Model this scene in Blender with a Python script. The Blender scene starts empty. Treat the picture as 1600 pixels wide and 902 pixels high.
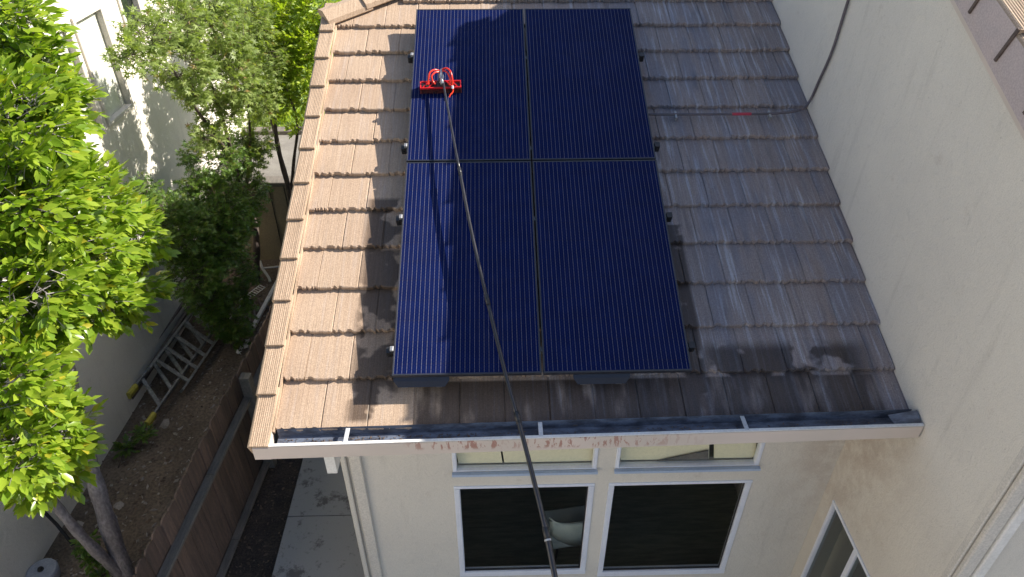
import bpy, math, random
import numpy as np
from mathutils import Matrix, Vector
random.seed(7); rng = np.random.default_rng(7)
S = bpy.context.scene
COL = S.collection
TH = 0.394838            # pitch of both roofs
ST, CT = math.sin(TH), math.cos(TH)
XR = 3.442               # face of the tall wall that the lower roof runs into
XL = -0.758              # first tile column
EX = 0.35865             # tile course exposure
TW = 0.300               # tile width
G = -3.3                 # ground level

# ------------------------------------------------------------------ camera
cd = bpy.data.cameras.new('camera'); cam = bpy.data.objects.new('camera', cd); COL.objects.link(cam)
yaw, pit, rol = 0.0301318, 0.6336666, 0.0031047
f = Vector((math.sin(yaw)*math.cos(pit), math.cos(yaw)*math.cos(pit), -math.sin(pit)))
rt = Vector((math.cos(yaw), -math.sin(yaw), 0)); up = rt.cross(f)
r2 = rt*math.cos(rol)+up*math.sin(rol); u2 = -rt*math.sin(rol)+up*math.cos(rol)
M = Matrix((r2, u2, -f)).transposed().to_4x4(); M.translation = (0.6823, -3.22618, 3.48564)
cam.matrix_world = M
cd.sensor_width = 36; cd.lens = 36*1113.711/1600; cd.clip_start = .05; cd.clip_end = 500
S.camera = cam

# ------------------------------------------------------------------ light
SAZ, SEL = math.radians(78), math.radians(37)
w = bpy.data.worlds.new('World'); S.world = w; w.use_nodes = True
nt = w.node_tree; bg = nt.nodes['Background']; sky = nt.nodes.new('ShaderNodeTexSky')
sky.sky_type = 'NISHITA'; sky.sun_disc = False; sky.sun_elevation = SEL; sky.sun_rotation = SAZ
sky.air_density = 1.0; sky.dust_density = 1.5; sky.ozone_density = 1.0; sky.altitude = 50
nt.links.new(sky.outputs[0], bg.inputs[0]); bg.inputs[1].default_value = 0.088
sl = bpy.data.lights.new('sun', 'SUN'); sl.energy = 4.3; sl.angle = math.radians(.5); sl.color = (1, .93, .82)
so = bpy.data.objects.new('sun', sl); COL.objects.link(so)
sd = Vector((math.sin(SAZ)*math.cos(SEL), math.cos(SAZ)*math.cos(SEL), math.sin(SEL)))
so.rotation_euler = sd.to_track_quat('Z', 'Y').to_euler(); so.location = (20, 5, 20)
vs = S.view_settings; vs.view_transform = 'Standard'; vs.look = 'None'; vs.exposure = 1.34; vs.gamma = 1
S.cycles.max_bounces = 8

# ------------------------------------------------------------------ mesh helpers
class MB:
    def __init__(s): s.v = []; s.f = []
    def add(s, vs, fs):
        n = len(s.v); s.v += [tuple(p) for p in vs]; s.f += [tuple(i+n for i in q) for q in fs]; return s
    def box(s, a, b, M=None):
        x0, y0, z0 = a; x1, y1, z1 = b
        vs = [Vector(p) for p in ((x0,y0,z0),(x1,y0,z0),(x1,y1,z0),(x0,y1,z0),(x0,y0,z1),(x1,y0,z1),(x1,y1,z1),(x0,y1,z1))]
        if M is not None: vs = [M @ p for p in vs]
        return s.add(vs, [(0,3,2,1),(4,5,6,7),(0,1,5,4),(1,2,6,5),(2,3,7,6),(3,0,4,7)])
    def bbox(s, a, b, r=.004, M=None):          # box with chamfered long edges (rounded prism along the longest axis)
        a = list(a); b = list(b); d = [b[i]-a[i] for i in range(3)]; k = d.index(max(d)); i, j = [t for t in range(3) if t != k]
        pr = [(a[i]+r, a[j]), (b[i]-r, a[j]), (b[i], a[j]+r), (b[i], b[j]-r), (b[i]-r, b[j]), (a[i]+r, b[j]), (a[i], b[j]-r), (a[i], a[j]+r)]
        vs = []
        for e in (a[k], b[k]):
            for p in pr:
                q = [0,0,0]; q[i] = p[0]; q[j] = p[1]; q[k] = e; q = Vector(q); vs.append(M @ q if M is not None else q)
        fs = [tuple(range(7,-1,-1)), tuple(range(8,16))]+[(t, (t+1)%8, 8+(t+1)%8, 8+t) for t in range(8)]
        return s.add(vs, fs)
    def beam(s, p, q, w_, h_, upv=(0,0,1), r=0):   # rectangular bar from p to q
        p = Vector(p); q = Vector(q); d = (q-p); L = d.length; d.normalize(); u = Vector(upv); sx = d.cross(u).normalized(); u = sx.cross(d)
        M = Matrix((sx, d, u)).transposed().to_4x4(); M.translation = p
        if r: return s.bbox((-w_/2, 0, -h_/2), (w_/2, L, h_/2), r, M)
        return s.box((-w_/2, 0, -h_/2), (w_/2, L, h_/2), M)
    def tube(s, pts, rad, n=8, cap=True):
        pts = [Vector(p) for p in pts]; rad = rad if isinstance(rad, (list, tuple)) else [rad]*len(pts)
        vs = []; fs = []; prev = None
        for i, p in enumerate(pts):
            d = (pts[min(i+1, len(pts)-1)]-pts[max(i-1, 0)]).normalized()
            if prev is None:
                a = Vector((0,0,1)) if abs(d.z) < .9 else Vector((1,0,0)); x = d.cross(a).normalized()
            else: x = (prev-d*prev.dot(d)).normalized()
            prev = x; y = d.cross(x)
            for k in range(n):
                t = 2*math.pi*k/n; vs.append(p+(x*math.cos(t)+y*math.sin(t))*rad[i])
        for i in range(len(pts)-1):
            for k in range(n): fs.append((i*n+k, i*n+(k+1)%n, (i+1)*n+(k+1)%n, (i+1)*n+k))
        if cap: fs += [tuple(range(n-1,-1,-1)), tuple((len(pts)-1)*n+k for k in range(n))]
        return s.add(vs, fs)
    def prism(s, poly, d, axis):                # poly of 3D points, extruded by vector d
        n = len(poly); a = [Vector(p) for p in poly]; b = [p+Vector(d) for p in a]
        return s.add(a+b, [tuple(range(n)), tuple(range(2*n-1, n-1, -1))]+[(i, i+n, (i+1)%n+n, (i+1)%n) for i in range(n)])
    def mesh(s, name, mat=None, smooth=False):
        me = bpy.data.meshes.new(name); me.from_pydata([tuple(p) for p in s.v], [], s.f); me.validate()
        if mat: me.materials.append(mat)
        import bmesh
        bm = bmesh.new(); bm.from_mesh(me); bmesh.ops.recalc_face_normals(bm, faces=bm.faces); bm.to_mesh(me); bm.free()
        if smooth:
            me.polygons.foreach_set('use_smooth', [True]*len(me.polygons))
        return me
    def build(s, name, mat=None, parent=None, smooth=False, **kw):
        return obj(name, s.mesh(name, mat, smooth), parent, **kw)

def obj(name, me, parent=None, loc=None, rot=None, label=None, cat=None, group=None, kind=None, scale=None):
    o = bpy.data.objects.new(name, me); COL.objects.link(o)
    if parent: o.parent = parent
    if loc is not None: o.location = loc
    if rot is not None: o.rotation_euler = rot
    if scale is not None: o.scale = scale
    if label: o['label'] = label
    if cat: o['category'] = cat
    if group: o['group'] = group
    if kind: o['kind'] = kind
    return o
def thing(name, label, cat, loc=(0,0,0), rot=(0,0,0), group=None):
    return obj(name, None, None, loc, rot, label, cat, group)
def curve(pts, n=6):                            # Catmull-Rom through points
    P = [Vector(p) for p in pts]; P = [P[0]*2-P[1]]+P+[P[-1]*2-P[-2]]; out = []
    for i in range(1, len(P)-2):
        for k in range(n):
            t = k/n; a, b, c, d = P[i-1:i+3]
            out.append(.5*((2*b)+(c-a)*t+(2*a-5*b+4*c-d)*t*t+(3*b-a-3*c+d)*t**3))
    out.append(P[-2]); return out
def rw(x, s, h=0): return Vector((x, s*CT-h*ST, s*ST+h*CT))     # roof coordinates to world

# ------------------------------------------------------------------ materials
class NT:
    def __init__(s, name):
        s.m = bpy.data.materials.new(name); s.m.use_nodes = True; s.t = s.m.node_tree; s.n = s.t.nodes; s.l = s.t.links
        s.b = s.n['Principled BSDF']; s.out = s.n['Material Output']
    def new(s, ty, **kw):
        n = s.n.new('ShaderNode'+ty)
        for k, v in kw.items(): setattr(n, k, v)
        return n
    def link(s, a, b): s.l.new(a, b)
    def val(s, node, i, v):
        if hasattr(v, 'is_linked') or isinstance(v, bpy.types.NodeSocket): s.l.new(v, node.inputs[i])
        else: node.inputs[i].default_value = v
    def math(s, op, a, b=0., c=None, clamp=False):
        n = s.new('Math', operation=op, use_clamp=clamp); s.val(n, 0, a); s.val(n, 1, b)
        if c is not None: s.val(n, 2, c)
        return n.outputs[0]
    def pos(s, scale=(1,1,1), obj_=False, rot=(0,0,0), loc=(0,0,0)):
        g = s.new('TexCoord').outputs['Object'] if obj_ else s.new('NewGeometry').outputs['Position']
        mp = s.new('Mapping'); s.l.new(g, mp.inputs[0]); mp.inputs[1].default_value = loc; mp.inputs[2].default_value = rot; mp.inputs[3].default_value = scale
        return mp.outputs[0]
    def noise(s, vec, scale=1, detail=4, rough=.55, dist=0):
        n = s.new('TexNoise'); s.l.new(vec, n.inputs['Vector']); n.inputs['Scale'].default_value = scale; n.inputs['Detail'].default_value = detail
        n.inputs['Roughness'].default_value = rough; n.inputs['Distortion'].default_value = dist; return n.outputs[0]
    def ramp(s, fac, a, b, lo=0., hi=1.):       # smooth range map
        n = s.new('MapRange', interpolation_type='SMOOTHSTEP'); s.val(n, 0, fac); n.inputs[1].default_value = a; n.inputs[2].default_value = b; n.inputs[3].default_value = lo; n.inputs[4].default_value = hi
        return n.outputs[0]
    def mix(s, fac, a, b, mode='MIX'):
        n = s.new('Mix', data_type='RGBA', blend_type=mode); s.val(n, 0, fac)
        for i, v in ((6, a), (7, b)):
            if isinstance(v, bpy.types.NodeSocket): s.l.new(v, n.inputs[i])
            else: n.inputs[i].default_value = (*v, 1) if len(v) == 3 else v
        return n.outputs[2]
    def bump(s, h, strength=.3, dist=.01, prev=None):
        n = s.new('Bump'); s.l.new(h, n.inputs['Height']); n.inputs['Strength'].default_value = strength; n.inputs['Distance'].default_value = dist
        if prev is not None: s.l.new(prev, n.inputs['Normal'])
        return n.outputs[0]
    def set(s, color=None, rough=None, normal=None, metal=None, spec=None):
        for k, v in (('Base Color', color), ('Roughness', rough), ('Normal', normal), ('Metallic', metal), ('Specular IOR Level', spec)):
            if v is None: continue
            if isinstance(v, bpy.types.NodeSocket): s.l.new(v, s.b.inputs[k])
            else: s.b.inputs[k].default_value = (*v, 1) if isinstance(v, tuple) and len(v) == 3 else v
        return s.m

def simple(name, c1, c2=None, scale=6, rough=.7, bump=.2, bscale=60, stretch=(1,1,1), metal=0, spec=.5, fine=.25, dist=.004, vary=0):
    s = NT(name); p = s.pos(stretch)
    n1 = s.noise(p, scale, 5); n2 = s.noise(p, bscale, 4)
    c = s.mix(s.ramp(n1, .32, .68), c1, c2 or tuple(v*.8 for v in c1))
    c = s.mix(fine, c, s.mix(s.ramp(n2, .3, .7), (.35,.35,.35), (1.25,1.25,1.25)), 'MULTIPLY')
    if vary: rd = s.new('ObjectInfo').outputs['Random']; c = s.mix(vary, c, s.mix(rd, (.45,.42,.42), (1.5,1.4,1.35)), 'MULTIPLY')
    return s.set(c, rough, s.bump(n2, bump, dist), metal, spec)

def tile_mat(name, verge=False):
    s = NT(name); geo = s.new('NewGeometry'); sep = s.new('SeparateXYZ'); s.link(geo.outputs['Position'], sep.inputs[0])
    x, y = sep.outputs[0], sep.outputs[1]
    sl_ = s.math('DIVIDE', y, CT)
    oi = s.new('ObjectInfo'); rnd = oi.outputs['Random']
    big = s.noise(s.pos((1,1,1)), 1.3, 4)
    st1 = s.noise(s.pos((34,1.4,1.4)), 1, 5, .62)           # long streaks down the slope
    st2 = s.noise(s.pos((70,4,4), loc=(3,1,0)), 1, 3, .5)
    fine = s.noise(s.pos((1,1,1)), 260, 3, .7)
    rib = s.noise(s.pos((150,2.5,2.5)), 1, 2, .4)
    c = s.mix(s.ramp(big, .3, .7), (.435,.325,.235), (.385,.28,.20))
    if verge: c = s.mix(.55, c, (.485,.37,.265))
    c = s.mix(s.math('MULTIPLY', rnd, .3), c, (.37,.265,.19))
    if not verge:
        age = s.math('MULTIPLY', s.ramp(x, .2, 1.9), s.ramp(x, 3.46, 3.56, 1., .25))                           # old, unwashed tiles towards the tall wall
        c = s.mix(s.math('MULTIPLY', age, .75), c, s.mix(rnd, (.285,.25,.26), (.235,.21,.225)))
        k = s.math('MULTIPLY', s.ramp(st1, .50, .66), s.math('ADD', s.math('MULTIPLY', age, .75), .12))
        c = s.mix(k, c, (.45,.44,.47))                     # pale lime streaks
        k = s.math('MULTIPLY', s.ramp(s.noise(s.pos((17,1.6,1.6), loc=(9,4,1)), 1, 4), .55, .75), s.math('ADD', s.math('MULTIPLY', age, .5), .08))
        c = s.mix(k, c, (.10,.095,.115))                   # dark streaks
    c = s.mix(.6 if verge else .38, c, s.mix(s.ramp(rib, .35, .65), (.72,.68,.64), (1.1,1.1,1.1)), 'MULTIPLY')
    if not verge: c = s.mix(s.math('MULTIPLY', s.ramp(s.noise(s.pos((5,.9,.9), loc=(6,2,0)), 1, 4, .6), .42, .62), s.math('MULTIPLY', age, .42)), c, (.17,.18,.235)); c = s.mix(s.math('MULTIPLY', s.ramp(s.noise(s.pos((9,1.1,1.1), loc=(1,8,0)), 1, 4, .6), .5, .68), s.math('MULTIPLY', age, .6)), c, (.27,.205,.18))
    c = s.mix(.5, c, s.mix(s.ramp(fine, .3, .7), (.45,.45,.45), (1.4,1.4,1.4)), 'MULTIPLY')
    spk = s.noise(s.pos((1,1,1), loc=(4,4,4)), 95, 3, .7); c = s.mix(.45, c, s.mix(s.ramp(spk, .35, .65), (.68,.67,.66), (1.2,1.2,1.2)), 'MULTIPLY')
    ro = .85
    if not verge:
        nz = s.noise(s.pos((7,2,2), loc=(2,0,5)), 1, 3); nb = s.noise(s.pos((1,1,1), loc=(7,3,0)), 3.2, 3, .5)
        def box_mask(x0, x1, s0, s1, e=.06):
            a = s.math('MULTIPLY', s.ramp(x, x0-e, x0+e), s.ramp(x, x1-e, x1+e, 1., 0.))
            b = s.math('MULTIPLY', s.ramp(sl_, s0-e*.5, s0+e*.5), s.ramp(sl_, s1-e*.5, s1+e*.5, 1., 0.)); return s.math('MULTIPLY', a, b)
        m = s.math('MULTIPLY', box_mask(.15, 3.28, -.3, .352, .02), s.ramp(nz, .80, .50))
        m2 = s.math('MULTIPLY', box_mask(2.12, 3.25, .3, .58, .12), s.ramp(nb, .42, .47))
        m3 = s.math('MULTIPLY', box_mask(1.98, 2.13, .2, 1.62, .02), s.ramp(nb, .62, .55))
        m4 = s.math('MULTIPLY', box_mask(-.30, .02, .05, 1.9, .05), s.ramp(nb, .46, .52))
        m5 = s.math('MULTIPLY', box_mask(-.26, -.10, .4, 1.75, .03), .5)  # even damp strip, its darkening also deepens the panel's shadow on the tiles
        m = s.math('MAXIMUM', s.math('MAXIMUM', m, m2), s.math('MAXIMUM', m3, s.math('MAXIMUM', m4, s.math('MULTIPLY', m5, .7))))
        wet = s.math('MULTIPLY', m, .95)
        c = s.mix(wet, c, s.mix(1., c, (.23,.215,.21), 'MULTIPLY'))
        ro = s.ramp(m, 0, 1, .85, .5)
    h = s.math('ADD', s.math('MULTIPLY', rib, 1.), s.math('MULTIPLY', fine, .35))
    return s.set(c, ro, s.bump(h, .35, .005), 0, .3)

def stucco_mat(name, c1, c2, stain=(.42,.34,.28)):
    s = NT(name); n1 = s.noise(s.pos((1,1,1)), 1.1, 5, .6); n2 = s.noise(s.pos((1,1,1)), 38, 5, .65); n3 = s.noise(s.pos((1,1,1)), 140, 3, .6)
    n4 = s.noise(s.pos((1,1,1), loc=(5,5,5)), 5, 6, .75)
    c = s.mix(s.ramp(n1, .3, .7), c1, c2)
    c = s.mix(s.math('MULTIPLY', s.ramp(n4, .60, .75), .35), c, stain)
    # brown dust under the corner of the eave
    sep = s.new('SeparateXYZ'); s.link(s.new('NewGeometry').outputs['Position'], sep.inputs[0])
    k = s.math('MULTIPLY', s.ramp(sep.outputs[0], 2.85, 3.35), s.ramp(sep.outputs[2], -2.6, -.3)); k = s.math('MULTIPLY', k, s.ramp(sep.outputs[2], -.1, -.25))
    k = s.math('MULTIPLY', s.math('MULTIPLY', k, s.ramp(sep.outputs[1], -.5, .4)), s.ramp(n4, .35, .62))
    c = s.mix(s.math('MULTIPLY', k, .6), c, (.40,.31,.25))
    drip = s.math('MULTIPLY', s.ramp(s.noise(s.pos((9,9,.7), loc=(2,7,1)), 1, 4, .6), .56, .72), .22)
    c = s.mix(drip, c, (.42,.38,.33))
    pit = s.ramp(s.noise(s.pos((1,1,1), loc=(1,2,3)), 55, 2), .70, .76)
    c = s.mix(s.math('MULTIPLY', pit, .35), c, (.22,.2,.17))
    c = s.mix(.3, c, s.mix(s.ramp(n3, .3, .7), (.7,.7,.7), (1.15,1.15,1.15)), 'MULTIPLY')
    trow = s.noise(s.pos((1,1,1), loc=(8,1,4)), 11, 5, .7, 1.2)
    c = s.mix(s.math('MULTIPLY', s.ramp(trow, .56, .70), .16), c, (.38,.35,.31))
    h = s.math('ADD', s.math('ADD', n2, s.math('MULTIPLY', n3, .4)), s.math('MULTIPLY', trow, 2.2))
    return s.set(c, .92, s.bump(h, .4, .009), 0, .2)

def fascia_mat():
    s = NT('painted_gutter_face'); sep = s.new('SeparateXYZ'); s.link(s.new('NewGeometry').outputs['Position'], sep.inputs[0])
    x, z = sep.outputs[0], sep.outputs[2]
    n1 = s.noise(s.pos((1,1,1)), 2, 3); n2 = s.noise(s.pos((30,1,9)), 1, 4, .7, .4); n3 = s.noise(s.pos((3,1,1), loc=(4,0,0)), 1, 2)
    c = s.mix(s.ramp(n1, .3, .7), (.60,.51,.45), (.54,.47,.41))
    k = s.math('MULTIPLY', s.ramp(n2, .53, .57), s.ramp(n3, .38, .45)); k = s.math('MULTIPLY', k, s.math('MULTIPLY', s.ramp(x, .05, .2), s.ramp(x, 2.2, 1.3)))
    k = s.math('MULTIPLY', k, s.ramp(z, -.085, -.05))
    c = s.mix(k, c, (.36,.20,.16))
    return s.set(c, .55, s.bump(n1, .1), 0, .4)

def cells_mat():
    s = NT('solar_cells'); sep = s.new('SeparateXYZ'); s.link(s.new('TexCoord').outputs['Object'], sep.inputs[0])
    x, y = sep.outputs[0], sep.outputs[1]
    def lines(v, pitch, wd, off=0.):
        fr = s.math('FRACT', s.math('ADD', s.math('DIVIDE', v, pitch), off)); d = s.math('ABSOLUTE', s.math('SUBTRACT', fr, .5)); return s.ramp(d, wd*1.3, wd*.7)
    bus = lines(x, .956/30, .042, .5)
    dots = s.math('MULTIPLY', lines(x, .956/30, .06, 0.), lines(y, .027, .12))
    gapy = lines(y, .163, .012); gapx = lines(x, .956/6, .010, 0.)
    n = s.noise(s.pos((1,1,1)), 9, 3); nf = s.noise(s.pos((1,1,1)), 420, 2, .6)
    c = s.mix(s.ramp(n, .3, .7), (.003,.007,.046), (.004,.009,.055))
    c = s.mix(s.math('MULTIPLY', dots, .05), c, (.2,.22,.4))
    c = s.mix(s.math('MULTIPLY', s.ramp(nf, .62, .70), .04), c, (.5,.5,.55))
    c = s.mix(s.math('MAXIMUM', gapy, gapx), c, (.008,.010,.04))
    brk = s.ramp(lines(y, .027, .10), 0, 1, .36, .16)
    c = s.mix(s.math('MULTIPLY', bus, brk), c, (.34,.33,.36))
    dust = s.math('MULTIPLY', s.ramp(s.noise(s.pos((5,1.2,1.2)), 1, 4), .5, .8), .012)
    c = s.mix(dust, c, (.3,.28,.3))
    m = s.set(c, s.ramp(n, .3, .7, .10, .17), None, 0, .05)
    return m

def glass_mat(name, tint=(.88,.95,.92), refl=1.0):
    s = NT(name); s.n.remove(s.b)
    fr = s.new('Fresnel'); fr.inputs[0].default_value = 1.5
    tr = s.new('BsdfTransparent'); tr.inputs[0].default_value = (*tint, 1); gl = s.new('BsdfGlossy'); gl.inputs['Roughness'].default_value = .01
    mx = s.new('MixShader'); s.link(s.math('MULTIPLY', s.math('MULTIPLY', fr.outputs[0], refl, clamp=True), s.math('SUBTRACT', 1., s.new('NewGeometry').outputs['Backfacing'])), mx.inputs[0]); s.link(tr.outputs[0], mx.inputs[1]); s.link(gl.outputs[0], mx.inputs[2])
    s.link(mx.outputs[0], s.out.inputs[0]); return s.m

def leaf_mat(name, c1, c2, c3=None, rough=.38, trans=.35, p3=.93):
    s = NT(name); g = s.new('NewGeometry'); r = g.outputs['Random Per Island']
    n = s.noise(s.pos((1,1,1)), 2.2, 3)
    f_ = s.math('ADD', s.math('MULTIPLY', r, .6), s.math('MULTIPLY', n, .4))
    c = s.mix(s.ramp(f_, .25, .8), c1, c2)
    if c3: c = s.mix(s.ramp(r, p3, p3+.02), c, c3)
    s.set(c, rough, None, 0, .5)
    tl = s.new('BsdfTranslucent'); c2_ = s.mix(1., c, (1.5,1.6,.6), 'MULTIPLY'); s.link(c2_, tl.inputs[0])
    mx = s.new('MixShader'); mx.inputs[0].default_value = trans; s.link(s.b.outputs[0], mx.inputs[1]); s.link(tl.outputs[0], mx.inputs[2]); s.link(mx.outputs[0], s.out.inputs[0])
    return s.m

M_ = {}
M_['tile'] = tile_mat('concrete_tile'); M_['verge'] = tile_mat('verge_tile_concrete', True)
M_['stucco'] = stucco_mat('stucco', (.68,.63,.55), (.63,.585,.515))
M_['nstucco'] = stucco_mat('pale_stucco', (.74,.70,.62), (.70,.66,.58), (.6,.56,.5))
M_['trim'] = simple('stucco_trim', (.62,.57,.50), (.58,.54,.48), 4, .8, .15, 90)
M_['fascia'] = fascia_mat()
M_['pink'] = simple('pinkish_paint', (.50,.41,.39), (.45,.38,.37), 4, .7, .1, 90)
M_['gutter'] = simple('gutter_trough', (.14,.165,.22), (.06,.065,.085), 7, .25, .15, 60, (1,3,3), 0, .6)
M_['strap'] = simple('strap_metal', (.55,.56,.58), None, 8, .45, .05, 60)
M_['white'] = simple('white_vinyl', (.72,.74,.80), (.66,.68,.75), 5, .4, .04, 60, fine=.08)
M_['sill'] = simple('sky_tinted_sill', (.40,.48,.62), (.36,.44,.58), 5, .4, .04, 60, fine=.1)  # white vinyl with the blue of the sky painted into its colour
M_['whitewood'] = simple('white_paint', (.75,.73,.70), (.66,.64,.60), 5, .6, .1, 60, fine=.15)
M_['alu'] = simple('anodised_frame', (.03,.032,.042), (.024,.026,.035), 8, .32, .05, 80, metal=0)
M_['dark'] = simple('black_hardware', (.02,.02,.022), None, 8, .45, .05, 80)
M_['galv'] = simple('galvanised_metal', (.45,.45,.45), (.35,.35,.36), 8, .4, .05, 80, metal=.6)
M_['cells'] = cells_mat()
M_['navy'] = simple('blue_plastic', (.005,.008,.028), None, 8, .4, .05, 80)
M_['glass'] = glass_mat('window_glass', (.96,.97,.95)); M_['gglass'] = glass_mat('grey_glass', (.55,.6,.58), 1.6)
M_['red'] = simple('red_plastic', (.62,.012,.015), (.5,.01,.012), 8, .35, .04, 80)
M_['hose'] = simple('red_hose', (.75,.03,.012), (.8,.05,.015), 8, .25, .02, 80)
M_['bristle'] = simple('dark_bristles', (.09,.005,.008), (.03,.01,.015), 60, .8, .6, 300)
M_['carbon'] = simple('carbon_pole', (.018,.018,.022), (.03,.03,.035), 20, .28, .05, 200)
M_['fence'] = simple('weathered_redwood', (.125,.085,.068), (.08,.058,.048), 3, .85, .5, 24, (9,9,1), fine=.45, vary=.8)
M_['rail'] = simple('grey_rail_wood', (.16,.14,.125), (.11,.10,.09), 5, .85, .5, 40, (6,1,6), fine=.4)
M_['dirt'] = simple('dry_dirt', (.19,.145,.11), (.12,.092,.07), 1.7, .95, .9, 30, fine=.6, dist=.02)
M_['mulch'] = simple('dark_mulch', (.07,.05,.038), (.04,.03,.025), 6, .95, .9, 50, fine=.7, dist=.02)
def concrete():
    s = NT('stained_concrete'); n1 = s.noise(s.pos((1,1,1)), 3.2, 7, .72); n2 = s.noise(s.pos((1,1,1)), 90, 4); n3 = s.noise(s.pos((1,1,1), loc=(3,3,3)), 14, 5, .7)
    c = s.mix(s.ramp(n1, .50, .60), (.36,.335,.32), (.16,.14,.135)); c = s.mix(s.math('MULTIPLY', s.ramp(n3, .58, .7), .5), c, (.12,.10,.095))
    c = s.mix(.3, c, s.mix(n2, (.6,.6,.6), (1.3,1.3,1.3)), 'MULTIPLY'); return s.set(c, .9, s.bump(n2, .3, .004), 0, .2)
M_['conc'] = concrete()
M_['pconc'] = simple('pale_concrete', (.20,.19,.175), (.15,.14,.13), 3, .9, .2, 60)
M_['tanwall'] = simple('tan_wall', (.30,.25,.16), (.25,.21,.14), 2, .9, .3, 60)
M_['lawn'] = simple('lawn_ground', (.10,.17,.025), (.08,.14,.02), 3, .9, .8, 120, fine=.5, dist=.02)
M_['bark'] = simple('pale_bark', (.29,.265,.27), (.20,.18,.185), 9, .85, .8, 45, (1,1,.5), fine=.5, dist=.01)
M_['dbark'] = simple('dark_bark', (.10,.075,.06), (.06,.045,.04), 9, .85, .7, 45, (1,1,.4), fine=.5, dist=.01)
M_['lad'] = simple('ladder_aluminium', (.30,.30,.30), (.18,.18,.18), 12, .6, .3, 60, metal=.2, fine=.5)
M_['board'] = simple('old_board', (.20,.155,.13), (.12,.10,.09), 7, .9, .5, 30, (1,1,1), fine=.5)
M_['yellow'] = simple('yellow_rubber', (.55,.47,.07), (.45,.38,.06), 8, .6, .1, 60)
M_['stone'] = simple('pale_stone', (.34,.30,.27), (.25,.22,.20), 8, .9, .5, 40)
M_['chip'] = simple('wood_chip', (.15,.10,.07), (.07,.05,.04), 9, .9, .4, 60)
M_['floor'] = simple('dark_wood_floor', (.22,.23,.17), (.14,.15,.11), 4, .4, .1, 30, (1,8,1))
M_['room'] = simple('room_wall', (.20,.19,.17), None, 2, .9, .1, 40)
M_['fabric'] = simple('grey_chair_fabric', (.42,.47,.47), (.36,.42,.42), 6, .9, .3, 200)
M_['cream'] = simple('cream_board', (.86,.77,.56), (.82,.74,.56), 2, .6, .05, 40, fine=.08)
M_['roofing'] = simple('grey_roofing', (.16,.14,.13), (.12,.11,.10), 3, .9, .4, 60)
M_['rdark'] = simple('underlay', (.06,.05,.045), None, 3, .9, .1, 60)
M_['conduit'] = simple('conduit_paint', (.12,.10,.115), (.09,.08,.09), 9, .5, .1, 60)
M_['lap'] = simple('dark_tile_lap', (.13,.095,.08), (.09,.065,.055), 30, .9, .3, 90)  # dark bars at the laps of the upper verge tiles
M_['lid'] = simple('grey_lid', (.36,.37,.42), (.30,.31,.36), 5, .6, .1, 60)
M_['label'] = simple('red_label', (.42,.04,.07), None, 5, .5, .05, 60, fine=.05)

# ------------------------------------------------------------------ setting: ground
MB().box((-70,-70,G-.5), (70,7.02,G)).build('ground', M_['dirt'], kind='structure')
t_ = MB().box((-70,7.02,G-.5), (70,8.75,-1.84)).build('terrace', M_['pconc'], kind='structure')
MB().box((-70,8.95,G-.5), (70,90,-1.82)).build('lawn', M_['lawn'], kind='structure')
MB().bbox((-3.78,8.75,G-.4), (14,8.95,-1.77), .01).build('terrace_kerb', M_['rail'], kind='structure')
MB().box((-2.14,-6,G-.2), (-1.66,7.02,G+.02)).build('planting_bed', M_['mulch'], kind='structure')
pth = MB().box((-1.66,-6.3,G-.2), (-.47,7.0,G+.02)).build('path', M_['rdark'], kind='structure')
y0 = 1.72-1.62*5; k = 0
slab = MB().bbox((-1.655,0.006,G-.05), (-.475,1.614,G+.055), .006).mesh('path_slab', M_['conc'])
while y0 < 6.9:
    if y0+1.61 > 7.0:
        MB().bbox((-1.655,y0+.006,G-.05), (-.475,6.99,G+.055), .006).build('path_slab', M_['conc'], pth)
    else: obj('path_slab', slab, pth, (0, y0, 0))
    y0 += 1.62
MB().box((-.47,-9,G-.2), (9,-1.2,G+.05)).build('patio', M_['pconc'], kind='structure')

# ------------------------------------------------------------------ the house
house = thing('house', 'beige stucco house with a low tan tiled roof running into its taller wall', 'house', (0, .53, G))
def hp(o):                                       # parent while keeping world placement
    o.parent = house; o.matrix_parent_inverse = Matrix.Translation((0, -.53, -G)); return o
YW = .53
# lower front wall with four openings
wins = [(.322,1.482,-2.57,-1.275), (1.597,2.79,-2.62,-1.275), (.325,1.482,-1.085,-.55), (1.628,2.80,-1.085,-.55)]
def wall_xz(xs, zs, holes, ya, yb):
    m = MB()
    for i in range(len(xs)-1):
        for j in range(len(zs)-1):
            cx, cz = (xs[i]+xs[i+1])/2, (zs[j]+zs[j+1])/2
            if any(a < cx < b and c < cz < d for a, b, c, d in holes): continue
            m.box((xs[i], ya, zs[j]), (xs[i+1], yb, zs[j+1]))
    return m
xs = sorted({-.50, XR-.001, *[v for w_ in wins for v in w_[:2]]}); zs = sorted({G-.1, -.11, *[v for w_ in wins for v in w_[2:]]})
hp(wall_xz(xs, zs, wins, YW, YW+.09).build('front_wall', M_['stucco']))
hp(MB().box((-.50, YW+.091, G-.1), (-.34, 6.4, -.02)).build('side_wall', M_['stucco']))
hp(MB().box((-.34, 6.24, G-.1), (XR, 6.4, -.02)).build('rear_wall', M_['stucco']))
hp(MB().bbox((-.475, YW-.035, G-.05), (-.385, YW-.001, -.13), .006).bbox((-.545, YW-.03, G-.05), (-.503, YW+.09, -.13), .006).build('corner_trim', M_['trim']))
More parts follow.
